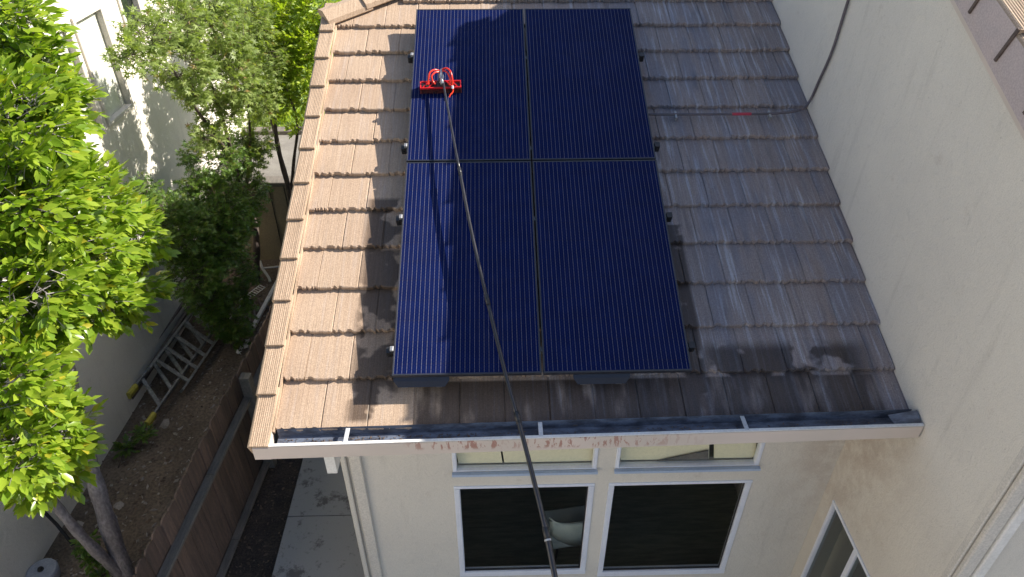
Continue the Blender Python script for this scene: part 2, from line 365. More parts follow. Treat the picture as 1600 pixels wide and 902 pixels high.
# interior
hp(MB().box((-.34, YW+.09, G-.08), (XR-.01, 6.24, -3.16)).build('floor', M_['floor']))
hp(MB().box((-.33, 4.6, -3.16), (XR-.01, 4.7, .3)).box((-.339, YW+.10, -3.16), (-.30, 4.6, -.1)).box((XR-.05, YW+.10, -3.16), (XR-.01, 4.6, -.1)).build('room_wall', M_['room']))
hp(MB().box((-.339, YW+.10, -.42), (XR-.01, 4.7, -.36)).build('ceiling', M_['room']))
# windows
for i, (a, b, c, d) in enumerate(wins):
    big_ = i < 2; fw = .05 if big_ else .034; yo = YW-.012; yi = YW+.05
    m = MB(); fb = fw*1.3 if big_ else .012; m.bbox((a, yo, c), (b, yi, c+fb), .004).bbox((a, yo, d-fw*.6), (b, yi, d), .006)
    m.bbox((a, yo+.001, c+fb), (a+fw, yi, d-fw*.6), .006).bbox((b-fw, yo+.001, c+fb), (b, yi, d-fw*.6), .006)
    w_ = hp(m.build('window', M_['white'])); w_['label'] = ['tall front window with white frame and a chair seen inside', 'tall front window nearest the taller wall', 'shallow transom window above the left front window', 'shallow transom window above the right front window'][i]
    MB().box((a+fw, YW+.018, c+fb), (b-fw, YW+.024, d-fw*.6)).build('pane', M_['glass'], w_)
    if big_: MB().box((a+fw, YW+.008, c+fw*1.3), (b-fw, YW+.017, c+fw*1.3+.02)).box((b-fw-.012, YW+.008, c+fw*1.3+.021), (b-fw, YW+.017, d-fw*.6)).build('glazing_bead', M_['dark'], w_)
    else: MB().bbox((a-.005, YW-.05, c-.022), (b+.005, YW-.013, c+.004), .004).build('sill', M_['sill'], w_)
# cream boards standing behind the transoms
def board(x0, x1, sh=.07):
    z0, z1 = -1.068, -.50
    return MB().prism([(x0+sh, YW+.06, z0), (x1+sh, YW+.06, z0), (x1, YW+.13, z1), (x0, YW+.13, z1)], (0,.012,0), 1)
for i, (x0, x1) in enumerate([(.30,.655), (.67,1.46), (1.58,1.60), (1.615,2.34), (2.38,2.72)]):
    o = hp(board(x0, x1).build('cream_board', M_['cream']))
hp(MB().prism([(1.98,YW+.045,-1.066), (2.40,YW+.045,-1.066), (2.385,YW+.05,-.96)], (0,.008,0), 1).build('shadow_wedge', M_['roofing']))  # dark sheet standing in for a wedge of shadow on the cream boards
# soffit
hp(MB().box((-.76,-.02,-.12), (XR,YW+.0,-.10)).build('soffit', M_['whitewood']))
hp(MB().box((-.52,.10,-.56), (-.45,YW-.001+.5,-.37)).build('outrigger', M_['whitewood']))
hp(MB().bbox((-.44,.12,-.30), (-.40,YW-.04,-.13), .004).build('bracket', M_['whitewood']))

# tall wall (faces -X), rake line z = 2.30+.4167*(y-.8)
def zr(y, off=0): return 2.27+.4167*(y-.8)+off
RP = 3.95                                        # ridge of the taller roof
side = (-.37+.0, .385, -2.62, -1.37)             # side window opening y0,y1,z0,z1
def wall_side():
    m = MB(); x0, x1 = XR, XR+.18; y0_, y1_, z0, z1 = side
    ys = [-.82, y0_, y1_, RP, 8.7]
    for i in range(4):
        a, b = ys[i], ys[i+1]
        ta = zr(a) if a <= RP else zr(RP)-.4167*(a-RP); tb = zr(b) if b <= RP else zr(RP)-.4167*(b-RP)
        if i == 1:
            m.box((x0,a,G-.1), (x1,b,z0)); lo = z1
        else: lo = G-.1
        m.prism([(x0,a,lo), (x0,b,lo), (x0,b,tb), (x0,a,ta)], (x1-x0,0,0), 0)
    return m
hp(wall_side().build('tall_wall', M_['stucco']))
hp(MB().box((XR+.181,-.82,G-.1), (9.5,-.64,zr(-.82))).build('tall_front_wall', M_['stucco']))
hp(MB().box((9.5,-.82,G-.1), (9.68,8.7,zr(-.82))).box((XR+.18,8.52,G-.1), (9.5,8.7,zr(-.82)-.0)).build('far_walls', M_['stucco']))
hp(MB().bbox((XR-.006,-.828,G-.05), (XR+.012,-.78,zr(-.82)-.05), .005).build('corner_bead', M_['trim']))
hp(MB().bbox((XR+.016,-.86,G-.05), (XR+.10,-.821,zr(-.82)-.05), .008).build('corner_board', M_['trim']))
hp(MB().bbox((XR+.104,-.875,G-.05), (XR+.17,-.821,zr(-.82)-.05), .008).build('corner_board', M_['whitewood']))
a, b, c, d = side
m = MB(); X0, X1 = XR-.012, XR+.05
m.bbox((X0,a,d-.03), (X1,b,d), .004).bbox((X0,a,c), (X1,b,c+.05), .004).bbox((X0+.001,a,c+.05), (X1,a+.03,d-.03), .004).bbox((X0+.001,b-.03,c+.05), (X1,b,d-.03), .004)
sw = hp(m.build('window', M_['white'])); sw['label'] = 'sliding side window on the taller wall'
MB().bbox((X0+.006,-.09,c+.05), (X1,-.04,d-.03), .004).build('meeting_stile', M_['white'], sw)
MB().box((XR+.02,b-.03,c+.05), (XR+.026,-.04,d-.03)).build('pane', M_['gglass'], sw); MB().box((XR+.012,-.09,c+.05), (XR+.018,a+.03,d-.03)).build('pane', M_['gglass'], sw)
hp(MB().box((XR+.3,a-.2,c-.1), (XR+.33,b+.2,d+.1)).build('curtain', M_['room']))

# ------------------------------------------------------------------ tiles
def tile_mesh(seed, W=TW, L=.43):
    r = random.Random(seed); n = 15
    xs_ = [0]+[W*.94*i/(n-1) for i in range(1, n)]+[W*.955, W*.985, W-.001]
    v = []; off = 0; bite = 0
    for i, x in enumerate(xs_):
        if bite > 0: off = -.0; bite -= 1
        elif r.random() < .30: off = .014; bite = 0
        else: off = r.uniform(-.003, .003)
        groove = -.006 if i == len(xs_)-2 else 0
        zf = groove-(.008 if off > .01 else 0)
        v += [(x, L, -.046+groove), (x, .10, -.0084+groove), (x, off+.006, groove-.001), (x, off-.001, zf-.006), (x, off-.001, -.036)]
    fs = []
    for i in range(len(xs_)-1):
        for j in range(4): fs.append((i*5+j, i*5+j+1, i*5+6+j, i*5+5+j))
    v += [(0, L, -.06), (W-.001, L, -.06)]; q = len(v)-2; e = (len(xs_)-1)*5
    fs += [(0, 1, 2, 3, 4, q), (e+4, e+3, e+2, e+1, e, q+1)]
    m = MB(); m.add(v, fs); return m.mesh('tile', M_['tile'])
TM = [tile_mesh(s) for s in range(6)]
deck = MB()
poly = [(-.74,.06,-.075), (XR,.06,-.075), (XR,5.05,-.075), (.30,5.05,-.075), (-.74,4.05,-.075)]
deck.prism(poly, (0,0,-.05), 2)
roof = deck.build('roof', M_['rdark']); roof.rotation_euler = (TH, 0, 0); hp(roof)
cnt = 0
for r_ in range(13):
    s0 = r_*EX; sh = (r_ % 2)*TW*.5*0
    stag = [0, .5][r_ % 2]*TW
    x = XL-(TW-stag if stag else 0)
    while x < XR-.01:
        x0c = max(x, XL); x1c = min(x+TW, XR-.004)
        wd = x1c-x0c
        skip = r_ == 12 and x0c < -.35 or wd < .03
        if not skip:
            jz = random.uniform(-.002, .003)
            if wd > TW-.005: o = obj('tile', random.choice(TM), roof, (x, s0+random.uniform(-.003,.003), jz))
            else:
                me = tile_mesh(100+cnt, wd); o = obj('tile', me, roof, (x0c, s0, jz))
            o.rotation_euler = (0, 0, random.uniform(-.004, .004)); cnt += 1
        x += TW
# verge tiles along the left rake of the lower roof and the rake of the taller one
def verge_mesh(drop=.13, wd=.135, L=.42, tk=.022):
    m = MB(); ny = [0, .1, L]; v = []
    prof = [(wd, -.02), (wd, .0), (.012, .0), (0, -.012), (0, -drop), (tk, -drop), (tk, -.02)]
    for y in (0, L):
        for (x, z) in prof: v.append((x, y, z-(0 if y == 0 else .03)))
    n = len(prof); m.add(v, [tuple(range(n)), tuple(range(2*n-1, n-1, -1))]+[(i, i+n, (i+1)%n+n, (i+1)%n) for i in range(n)])
    # raised ribs on the top face
    for k in range(9):
        x = .02+k*(wd-.03)/8; m.box((x-.0028, .001, -.004), (x+.0028, L, .0025), Matrix.Rotation(-.0715, 4, 'X'))
    if drop > .15:
        nb = len(m.f); m.box((-.012,-.006,-drop-.012), (-.0005,.012,.004)).box((-.012,-.006,.0), (wd,-.0005,.004))
    me = m.mesh('verge_tile', M_['verge']); me.materials.append(M_['pink']); me.materials.append(M_['lap'])
    for p in me.polygons:
        if p.normal.x < -.9 and drop > .15 and p.area > .03: p.material_index = 1
        if drop > .15 and p.center.x < 0: p.material_index = 2
    return me
VM = verge_mesh()
for k in range(12):
    obj('verge_tile', VM, roof, (-.905+random.uniform(-.003,.003), -.125+k*EX, .052), (0,0,random.uniform(-.006,.006)))
MB().box((-.772,-.01,-.03), (-.759,4.0,.004)).build('verge_pan', M_['verge'], roof)
MB().bbox((-.885,-.11,-.16), (-.86,4.0,-.055), .004).build('rake_board', M_['fascia'], roof)
# hip caps climbing to the ridge
hd = Vector((.82,.57,0)).normalized(); hn = Vector((-hd.y, hd.x, 0))
def hip_mesh():
    m = MB(); v = []
    for t, dz in ((0,0), (.46,-.025)):
        for (u, z) in ((-.115,-.05), (-.10,-.012), (-.0,.035), (.10,-.012), (.115,-.05), (.10,-.07), (-.10,-.07)): 
            p = hd*t+hn*u; v.append((p.x, p.y, z+dz))
    n = 7; m.add(v, [tuple(range(n)), tuple(range(2*n-1, n-1, -1))]+[(i, i+n, (i+1)%n+n, (i+1)%n) for i in range(n)])
    return m.mesh('hip_cap', M_['verge'])
HM = hip_mesh()
for k in range(4):
    p = Vector((-.875, 4.0, .085))+hd*(.40*k); obj('hip_cap', HM, roof, p)
# back slopes of the lower roof
R0 = rw(.55, 5.05, -.06); R1 = rw(XR, 5.05, -.06); e0 = rw(-.86, 4.05, -.06)
hp(MB().prism([R0, R1, (XR, 9.3-2.2, .1), (-.86, 7.1, .1)], (0,0,-.05), 2).prism([e0, R0, (-.86, 7.1, .1)], (0,0,-.05), 2).build('rear_roof_slope', M_['roofing']))
hp(MB().prism([(-.50,.56,-.11),(-.50,6.4,-.11),(-.50,5.9,.6),(-.50,4.2,1.50)], (.1,0,0), 0).build('gable_infill', M_['stucco']))

# taller roof
HV = verge_mesh(.19, .16)
UX = XR-.075
ur = MB().prism([(UX+.10, -1.45, 0), (9.9, -1.45, 0), (9.9, RP, 0), (UX+.10, RP, 0)], (0,0,-.06), 2)
# z along the rake: top of verge tiles
def zt(y): return 2.5+.4167*(y-.61)
ul = math.hypot(1, .4167)
upper = MB().prism([(UX+.12,-1.45,zt(-1.45)-.10), (9.9,-1.45,zt(-1.45)-.10), (9.9,RP,zt(RP)-.10), (UX+.12,RP,zt(RP)-.10)], (0,0,-.08), 2).prism([(UX+.12,RP,zt(RP)-.10), (9.9,RP,zt(RP)-.10), (9.9,9.3,zt(-1.45)-.10), (UX+.12,9.3,zt(-1.45)-.10)], (0,0,-.08), 2).build('upper_roof', M_['rdark'])
hp(upper)
ns = int((RP+1.45)*ul/EX)+1
for k in range(ns):
    s_ = k*EX; y = .6195-4*EX*CT-2*EX*CT+s_*CT
    y = .75+(k-6)*EX*1.08*CT
    if y > RP-.2: break
    obj('verge_tile', HV, upper, (UX, y, zt(y)), (TH,0,random.uniform(-.004,.004)))
    for j in range(2): obj('tile', TM[(k+j) % 6], upper, (UX+.165+j*TW, y, zt(y)-.045), (TH,0,0))
    if True:
        mm = MB()
nv = k
m = MB()
for k in range(nv):
    y = .75+(k-6)*EX*1.08*CT
    Mx = Matrix.Translation((UX+.165+2*TW, y, zt(y)-.045)) @ Matrix.Rotation(TH, 4, 'X')
    for j in range(19): m.box((j*TW+.002, 0, -.03), ((j+1)*TW-.002, .40, 0), Mx @ Matrix.Translation((0,0,0)) @ Matrix.Rotation(-.08, 4, 'X'))
o = m.build('field_tiles', M_['tile'], upper); o['kind'] = 'stuff'
m = MB()
for k in range(15): y = 9.0-k*EX*CT; m.box((UX+.0, 0, -.03), (9.8, .40, 0), Matrix.Translation((0, y+.2, 2*0+zt(RP)-.4167*(y+.2-RP)-.045)) @ Matrix.Rotation(math.pi-TH, 4, 'X') @ Matrix.Rotation(.0, 4, 'X'))
o = m.build('rear_field_tiles', M_['tile'], upper); o['kind'] = 'stuff'
for k in range(16): MB().box((UX+.1+k*.4, RP-.13, zt(RP)-.03), (UX+.1+k*.4+.39, RP+.13, zt(RP)+.035)).build('ridge_cap', M_['verge'], upper)
hp(MB().bbox((XR+.06,-1.46,zt(-1.45)-.26), (9.8,-1.43,zt(-1.45)-.08), .004).box((XR+.06,-1.43,zt(-1.45)-.25), (9.8,-.83,zt(-1.45)-.23)).build('eave_fascia', M_['fascia']))
hp(MB().beam((XR-.035, -1.4, zt(-1.4)-.215), (XR-.035, RP, zt(RP)-.215), .06, .14, (0,0,1), .004).build('barge_board', M_['pink']))
hp(MB().beam((XR-.012, -1.4, zt(-1.4)-.31), (XR-.012, RP, zt(RP)-.31), .02, .10, (0,0,1), .004).build('barge_trim', M_['fascia']))

# gutter: one open trough with a flat painted face, slightly falling to the left
def zg(x): return -.012+.017*(x+.75)
g = MB(); X_a, X_b = -.745, XR-.03
prof = [(.004,.02), (.0,-.05), (-.03,-.055), (-.07,-.058), (-.10,-.045), (-.112,0.002)]
v = []
for x in (X_a, X_b):
    for (y, z) in prof: v.append((x, y, z+zg(x)))
n = len(prof); v += [(x_, y, z-.006) for (x_, y, z) in v]
g.add(v, [(i, i+1, n+i+1, n+i) for i in range(n-1)]+[(2*n+i, 3*n+i, 3*n+i+1, 2*n+i+1) for i in range(n-1)])
gut = hp(g.build('gutter', M_['gutter'], smooth=False))
fm = MB(); xa = -.775
def gp(x, y, dz): return (x, y, zg(x)+dz)
fm.add([gp(xa,-.114,-.115), gp(XR-.01,-.114,-.105), gp(XR-.01,-.114,.0), gp(xa,-.114,.0), gp(xa,-.130,-.115), gp(XR-.01,-.130,-.105), gp(XR-.01,-.130,-.004), gp(xa,-.130,-.004)],
       [(0,1,2,3), (4,7,6,5), (3,2,6,7), (0,4,5,1), (0,3,7,4), (1,5,6,2)])
gf = fm.build('gutter_face', M_['fascia'], gut)
MB().beam(gp(xa,-.12,.004), gp(XR-.01,-.12,.006), .022, .006).build('gutter_lip', M_['whitewood'], gut)
MB().add([(-.878,-.13,-.13),(-.775,-.13,-.13),(-.775,-.13,-.03),(-.878,-.13,-.03),(-.878,.0,-.10),(-.775,.0,-.10),(-.775,.0,.02),(-.878,.0,.02)], [(0,1,2,3),(4,7,6,5),(0,3,7,4),(1,5,6,2),(3,2,6,7),(0,4,5,1)]).build('gutter_end', M_['fascia'], gut)
m = MB(); r = random.Random(77)
for k in range(420):
    x = r.uniform(-.72, 3.2) if r.random() < .5 else r.uniform(-.72, .6); y = r.uniform(-.085,-.02); L_ = r.uniform(.003,.012); t = r.uniform(0,6.28); z = zg(x)-.052
    c_ = Vector((x,y,z)); a_ = Vector((math.cos(t),math.sin(t),0))*L_; b_ = Vector((-math.sin(t),math.cos(t),0))*L_*.5; u_ = Vector((0,0,L_*.5))
    m.add([c_-a_, c_-b_, c_+a_, c_+b_, c_+u_], [(0,1,4),(1,2,4),(2,3,4),(3,0,4)])
o = m.build('leaf_grit', M_['chip'], gut); o['kind'] = 'stuff'
for x in (-.285, .965, 2.29):
    MB().bbox((x-.014,-.118,zg(x)+.006), (x+.014,.0,zg(x)+.012), .002).build('strap', M_['strap'], gut)
MB().add([(3.25,-.02,.05),(3.43,-.02,.09),(3.43,-.11,.05),(3.28,-.11,.015),(3.25,-.02,.055),(3.43,-.02,.095),(3.43,-.11,.055),(3.28,-.11,.02)], [(3,2,1,0),(4,5,6,7),(0,1,5,4),(1,2,6,5),(2,3,7,6),(3,0,4,7)]).build('end_flashing', M_['gutter'], gut)

# ------------------------------------------------------------------ solar panels
PW, PL, GAP, SP0, HP = .984, 1.827, .02, .303, .155
def panel(i, j, label):
    x = i*(PW+GAP/2)+(GAP/2 if i else 0)-(0 if not i else GAP/4*0); x = i*(PW+.012)
    s_ = SP0+j*(PL+.014)
    o = thing('solar_panel', label, 'solar panel', rw(x, s_, HP-.038), (TH,0,0), 'solar panels on the lower roof')
    t = .038; fw = .011
    m = MB().bbox((0,0,0), (PW,fw,t), .0015).bbox((0,PL-fw,0), (PW,PL,t), .0015).bbox((0,fw,0.0), (fw,PL-fw,t-.0003), .0015).bbox((PW-fw,fw,0.0), (PW,PL-fw,t-.0003), .0015)
    m.build('frame', M_['alu'], o)
    MB().box((fw,fw,t-.006), (PW-fw,PL-fw,t-.0025)).build('cell_sheet', M_['cells'], o)
    MB().box((.35,PL*.45,-.02), (.5,PL*.55,t-.007)).build('junction_box', M_['dark'], o)
    return o
panel(0, 1, 'upper left solar panel, half sunlit, with the red brush resting on it')
panel(1, 1, 'upper right solar panel, wholly in shade, farthest from the brush')
panel(0, 0, 'lower left solar panel with a sunlit left strip, above the pale gutter end')
panel(1, 0, 'lower right solar panel, wholly in shade, beside the wet tiles')
MP = [('lowest', .50), ('second lowest', 1.60), ('second highest', 2.31), ('topmost', 3.37)]
for nm, s_ in MP:
    o = thing('mounting_rail', f'{nm} mounting rail under the solar panels with clamped ends', 'mounting rail', rw(-.03, s_, .06), (TH,0,0), 'rails under the solar panels')
    MB().bbox((0,-.018,0), (2.05,.018,.05), .003).build('rail', M_['galv'], o)
    for x in (-.012, 2.035):
        MB().bbox((x-.01,-.024,.012), (x+.032,.024,.075), .004).tube([(x+.011,-.03,.04),(x+.011,.03,.04)], .009, 8).build('end_clamp', M_['dark'], o)
    MB().bbox((.004,-.016,.074), (.028,.016,.098), .003).build('clamp_top', M_['galv'], o)
    for x in (.5, 1.5): MB().bbox((x,-.03,-.09), (x+.04,.03,-.0005), .004).build('roof_hook', M_['galv'], o)
for x0, x1, lb in ((.0,.37,'short blue flashing below the lower left solar panel'), (1.20,1.58,'short blue flashing below the lower right solar panel')):
    o = thing('panel_flashing', lb, 'flashing', rw(x0, .278, .04), (TH,0,0), 'blue flashings under the panels')
    MB().add([(0,.02,.03),(x1-x0,.02,.03),(x1-x0-.03,-.012,0),(.03,-.012,0),(0,.05,.05),(x1-x0,.05,.05),(x1-x0,.05,.0),(0,.05,.0)], [(0,3,2,1),(0,1,5,4),(4,5,6,7),(3,7,6,2),(0,4,7,3),(1,2,6,5)]).build('plate', M_['navy'], o)
    MB().bbox((.05,.0,-.035), (.09,.03,.0), .003).bbox((x1-x0-.09,.0,-.035), (x1-x0-.05,.03,.0), .003).build('foot', M_['galv'], o)

# ------------------------------------------------------------------ conduit
o = thing('conduit', 'thin grey conduit across the tiles and up the tall wall', 'conduit', rw(2.0, 2.74, .03))
o_inv = Matrix.Translation(-o.location)
pts = [rw(1.95,2.745,.030), rw(2.6,2.742,.028), rw(3.1,2.742,.030), rw(3.33,2.765,.055)]+[Vector(p) for p in ((XR-.022,2.60,1.17), (XR-.018,2.54,1.36), (XR-.018,2.45,1.64), (XR-.018,2.41,2.04), (XR-.018,2.33,2.80))]
cp = MB().tube(curve(pts, 6), .0115, 8).build('pipe', M_['conduit'], o, smooth=True); cp.matrix_parent_inverse = o_inv
lb = MB(); lb.tube([rw(2.735,2.742,.028), rw(2.90,2.742,.028)], .0135, 8).build('warning_label', M_['label'], o).matrix_parent_inverse = o_inv
for x in (2.25, 3.06): MB().bbox((x-.01,2.73-.03,-.005), (x+.01,2.73+.045,.036), .004, Matrix.Rotation(TH,4,'X')).build('clip', M_['galv'], o).matrix_parent_inverse = o_inv

# ------------------------------------------------------------------ cleaning brush and pole
br = thing('cleaning_brush', 'red water-fed brush on a long black pole, scrubbing the solar panel', 'cleaning brush', rw(.252, 2.93, HP), (TH,0,math.radians(3.5)))
Lh, Wh = .172, .043
m = MB(); z0, z1 = .045, .062
m.bbox((-Lh,-Wh,z0), (Lh,-Wh+.010,z1), .002).bbox((-Lh,Wh-.010,z0), (Lh,Wh,z1), .002).bbox((-Lh,-Wh+.01,z0), (-Lh+.010,Wh-.01,z1), .002).bbox((Lh-.010,-Wh+.01,z0), (Lh,Wh-.01,z1), .002)
for x0, x1 in ((-.15,-.10), (-.10,-.05), (.10,.05), (.14,.10)):
    m.beam((x0,-Wh+.01,.055), (x1,Wh-.01,.055), .007, .012)
m.build('brush_frame', M_['red'], br)
m = MB().bbox((-.03,-Wh+.008,.046), (.03,Wh-.008,.066), .004).bbox((-Lh+.012,-Wh+.012,.036), (Lh-.012,Wh-.012,.044), .002); m.build('brush_plate', M_['dark'], br)
m = MB()
for i in range(30):
    for j in range(7):
        x = -Lh+.006+i*(2*Lh-.012)/29; y = -Wh+.004+j*(2*Wh-.008)/6
        m.tube([(x,y,.040), (x*1.03+random.uniform(-.003,.003), y*1.12+random.uniform(-.003,.003), .002)], [.0045,.0055], 5)
o = m.build('bristles', M_['bristle'], br); o['kind'] = 'stuff'
def hose(pts, r=.0075): MB().tube(curve(pts, 7), r, 8).build('hose', M_['hose'], br, smooth=True)
hose([(.005,.115,.105), (.05,.10,.14), (.085,.055,.15), (.10,.0,.12), (.098,-.035,.07)])
hose([(.005,.105,.10), (.04,.085,.125), (.068,.04,.13), (.082,.0,.10), (.07,-.02,.066)])
hose([(-.005,.11,.105), (-.045,.095,.13), (-.085,.06,.13), (-.098,.02,.09), (-.10,-.01,.065)])
hose([(-.005,.10,.10), (-.04,.08,.115), (-.07,.04,.11), (-.06,.01,.08), (-.04,-.01,.066)])
hose([(.098,-.038,.066), (.10,-.07,.04), (.075,-.10,.03), (.068,-.115,.02)], .006)
MB().tube([(.098,-.038,.075),(.099,-.05,.055)], .010, 8).build('hose_clip', M_['white'], br)
MB().tube(curve([(0,.0,.06), (0,.03,.085), (0,.09,.095), (0,.105,.10)], 5), [.014]*16, 10).tube([(-.022,.108,.10),(.022,.108,.10)], .010, 8).build('neck', M_['dark'], br, smooth=True)
inv = (Matrix.Translation(br.location) @ Matrix.Rotation(math.radians(3.5),4,'Z').inverted().inverted()).inverted()
PP = [rw(.262,3.03,.245), (.31,2.40,1.27), (.43,1.67,1.0), (.54,1.05,.75), (.72,.2,.41), (.835,-.28,.225), (.93,-.70,.045), (.99,-1.03,-.10), (1.20,-2.3,-.72), (1.42,-3.6,-1.35)]
cv = curve(PP, 8); bpy.context.view_layer.update(); inv = br.matrix_world.inverted()
cuts = [0, 16, 28, 38, 52, len(cv)-1]; rad = [.0095, .0115, .013, .0148, .0165]
for k in range(5):
    o = MB().tube(cv[cuts[k]:cuts[k+1]+1], rad[k], 12).build('pole_section', M_['carbon'], br, smooth=True); o.matrix_parent_inverse = inv
    if k:
        p, q = cv[cuts[k]], cv[cuts[k]+1]; d_ = (q-p).normalized()
        o = MB().tube([p-d_*.03, p+d_*.035], rad[k]+.0025, 12).build('pole_clamp', M_['dark'], br, smooth=True); o.matrix_parent_inverse = inv
        o = MB().tube([p+d_*.036, p+d_*.046], rad[k]+.003, 12).build('clamp_ring', M_['strap'] if k == 4 else M_['dark'], br, smooth=True); o.matrix_parent_inverse = inv
o = MB().tube([rw(.252,2.935,.225), rw(.258,2.99,.262), rw(.262,3.045,.262), rw(.262,3.06,.25)], [.012,.014,.014,.012], 8).tube([rw(.262,3.0,.25), rw(.27,2.90,.245)], .016, 10).build('swivel', M_['galv'], br, smooth=True); o.matrix_parent_inverse = inv

# ------------------------------------------------------------------ fence
FX0, FY0 = -2.285, -.2                           # fence plane
fd = Vector((.090, 1.25, 0)).normalized()
fo = thing('fence', 'weathered brown picket fence between the concrete path and the dirt yard', 'fence', (FX0, FY0, G), (0,0,math.atan2(-fd.x, fd.y)))
pk = []
for s_ in range(4):
    r = random.Random(s_); h = 1.52; wp = .138; m = MB(); 
    poly = [(0,0,-.05), (0,wp,-.05), (0,wp,h-.03), (0,wp-.03,h), (0,.03,h), (0,0,h-.03)]
    m.prism(poly, (-.018,0,0), 0); pk.append(m.mesh('picket', M_['fence']))
y = -3.2; i = 0
while y < 7.3:
    obj('picket', random.choice(pk), fo, (random.uniform(-.006,.004)-.001, y, random.uniform(-.025,.015)), (random.uniform(-.012,.012), random.uniform(-.006,.006), 0)); y += .143
for z, hh, ww in ((1.17,.04,.088), (.10,.05,.075)):
    y = -3.2
    while y < 7.2:
        L_ = min(2.4, 7.2-y); MB().bbox((.003,y+.003,z-hh/2), (.003+ww,y+L_-.003,z+hh/2), .005).build('rail', M_['rail'], fo); y += 2.4
for y in (-2.2, .2, 2.70, 5.05): MB().bbox((.012,y-.05,-.1), (.125,y+.05,1.47), .008).build('post', M_['rail'], fo)

# ------------------------------------------------------------------ cross wall and neighbour's house
cw = thing('cross_wall', 'tan block wall at the end of the dirt yard, below the raised terrace', 'wall', (-3.0, 7.0, G))
m = MB().box((-3.78+3,-.06,-.1), (2.48,.018,1.40)).build('wall_face', M_['tanwall'], cw)
for x in (-.72, .12, .36, 1.2): MB().box((x,-.075,0), (x+.008,-.055,1.39)).build('panel_joint', M_['dark'], cw)
MB().bbox((-3.85+3,-.10,1.40), (2.5,.14,1.475), .008).build('coping', M_['rail'], cw)

na = Vector((-4.205, 0, 0)); nd = Vector((.05, 1, 0)).normalized(); nang = math.atan2(-nd.x, nd.y)
nh = thing('neighbour_house', 'white stucco house beyond the fence with tall windows', 'house', (-4.205, 0, G), (0,0,nang))
NE = 9.33                                        # far end of the neighbour's wall
nw = [(4.05,4.93,3.25,4.52), (5.0,5.66,3.25,4.52), (6.05,6.55,3.97,5.2)]
ys = sorted({-9, NE, *[v for w_ in nw for v in w_[:2]]}); zs = sorted({-.1, 5.9, *[v for w_ in nw for v in w_[2:]]})
m = MB()
for i in range(len(ys)-1):
    for j in range(len(zs)-1):
        cy, cz = (ys[i]+ys[i+1])/2, (zs[j]+zs[j+1])/2
        if any(a < cy < b and c < cz < d for a, b, c, d in nw): continue
        m.box((-.18, ys[i], zs[j]), (0, ys[i+1], zs[j+1]))
m.build('wall', M_['nstucco'], nh)
MB().box((-8,NE-.18,-.1), (-.18,NE,5.9)).box((-8,-9,-.1), (-.18,-8.82,5.9)).box((-8.18,-9,-.1), (-8,NE,5.9)).build('rear_walls', M_['nstucco'], nh)
MB().prism([(-8.6,-9.4,5.9),(.12,-9.4,5.9),(-4.2,-9.4,7.6)], (0,NE+9.8,0), 1).build('roof', M_['roofing'], nh)
for (a, b, c, d) in nw:
    m = MB().bbox((-.06,a,c), (.03,b,c+.05), .006).bbox((-.06,a,d-.06), (.03,b,d), .006).bbox((-.06,a,c+.05), (.029,a+.05,d-.06), .006).bbox((-.06,b-.05,c+.05), (.029,b,d-.06), .006)
    f_ = m.build('window', M_['trim'], nh); MB().box((-.05,a+.05,c+.05), (-.044,b-.05,d-.06)).build('pane', M_['glass'] if a < 6 else M_['gglass'], f_)
    MB().box((-.065,a+.05,c+.05), (-.055,b-.05,d-.06)).build('blind', M_['whitewood'] if a < 6 else M_['room'], f_)
bf = thing('back_fence', 'grey timber fence far behind the trees at the end of the lawn', 'fence', (0, 19, -1.82))
for i in range(70): MB().box((-9+i*.2,0,0), (-9+i*.2+.19,.03,1.8)).build('board', M_['rail'], bf)

# ------------------------------------------------------------------ things in the yard
def to(o, *bs): pass
fe = [Vector((-3.99,3.57,-3.02)), Vector((-3.66,3.20,-3.16))]          # two yellow feet
dl = (Vector((-3.87,5.25,-3.0))-Vector((-4.01,3.56,-3.0))).normalized()
def ladder(label, a, b, d, L, n, feet, grp, th=.05):
    o = thing('ladder', label, 'ladder', a, (0,0,0), grp); inv = Matrix.Translation(-a)
    nrm = d.cross(b-a).normalized()
    for p in (a, b):
        MB().beam(p, p+d*L, .028, .085, nrm, .004).build('side_rail', M_['lad'], o).matrix_parent_inverse = inv
        if feet: MB().beam(p-d*.14, p+d*.03, .065, .115, nrm, .022).build('rubber_foot', M_['yellow'], o).matrix_parent_inverse = inv
    for k in range(n):
        q = d*(.18+k*(L-.3)/(n-1)); MB().beam(a+q, b+q, .05, .03, nrm, .006).build('rung', M_['lad'], o).matrix_parent_inverse = inv
d1 = Vector((.165, 1.0, .03)).normalized()
ladder('weathered ladder with two yellow rubber feet lying along the white house', fe[0], fe[1], d1, 2.35, 8, True, 'ladders on the ground')
ladder('shorter ladder section without feet, lying tilted on top of the yellow-footed ladder', Vector((-3.83,3.75,-2.86)), Vector((-3.47,3.68,-3.19)), Vector((.175,1.0,.05)).normalized(), 1.75, 7, False, 'ladders on the ground')
for k, (p, q, lb) in enumerate([((-4.10,3.55,-3.0), (-3.93,5.6,-2.97), 'long dark board leaning closest to the white house wall'), ((-4.04,3.50,-3.12), (-3.85,5.5,-3.05), 'long dark board beside the ladder, second from the white wall')]):
    MB().beam(p, q, .05, .12, (.4,0,1), .005).build('board', M_['board'], label=lb, cat='board', group='boards by the ladder')
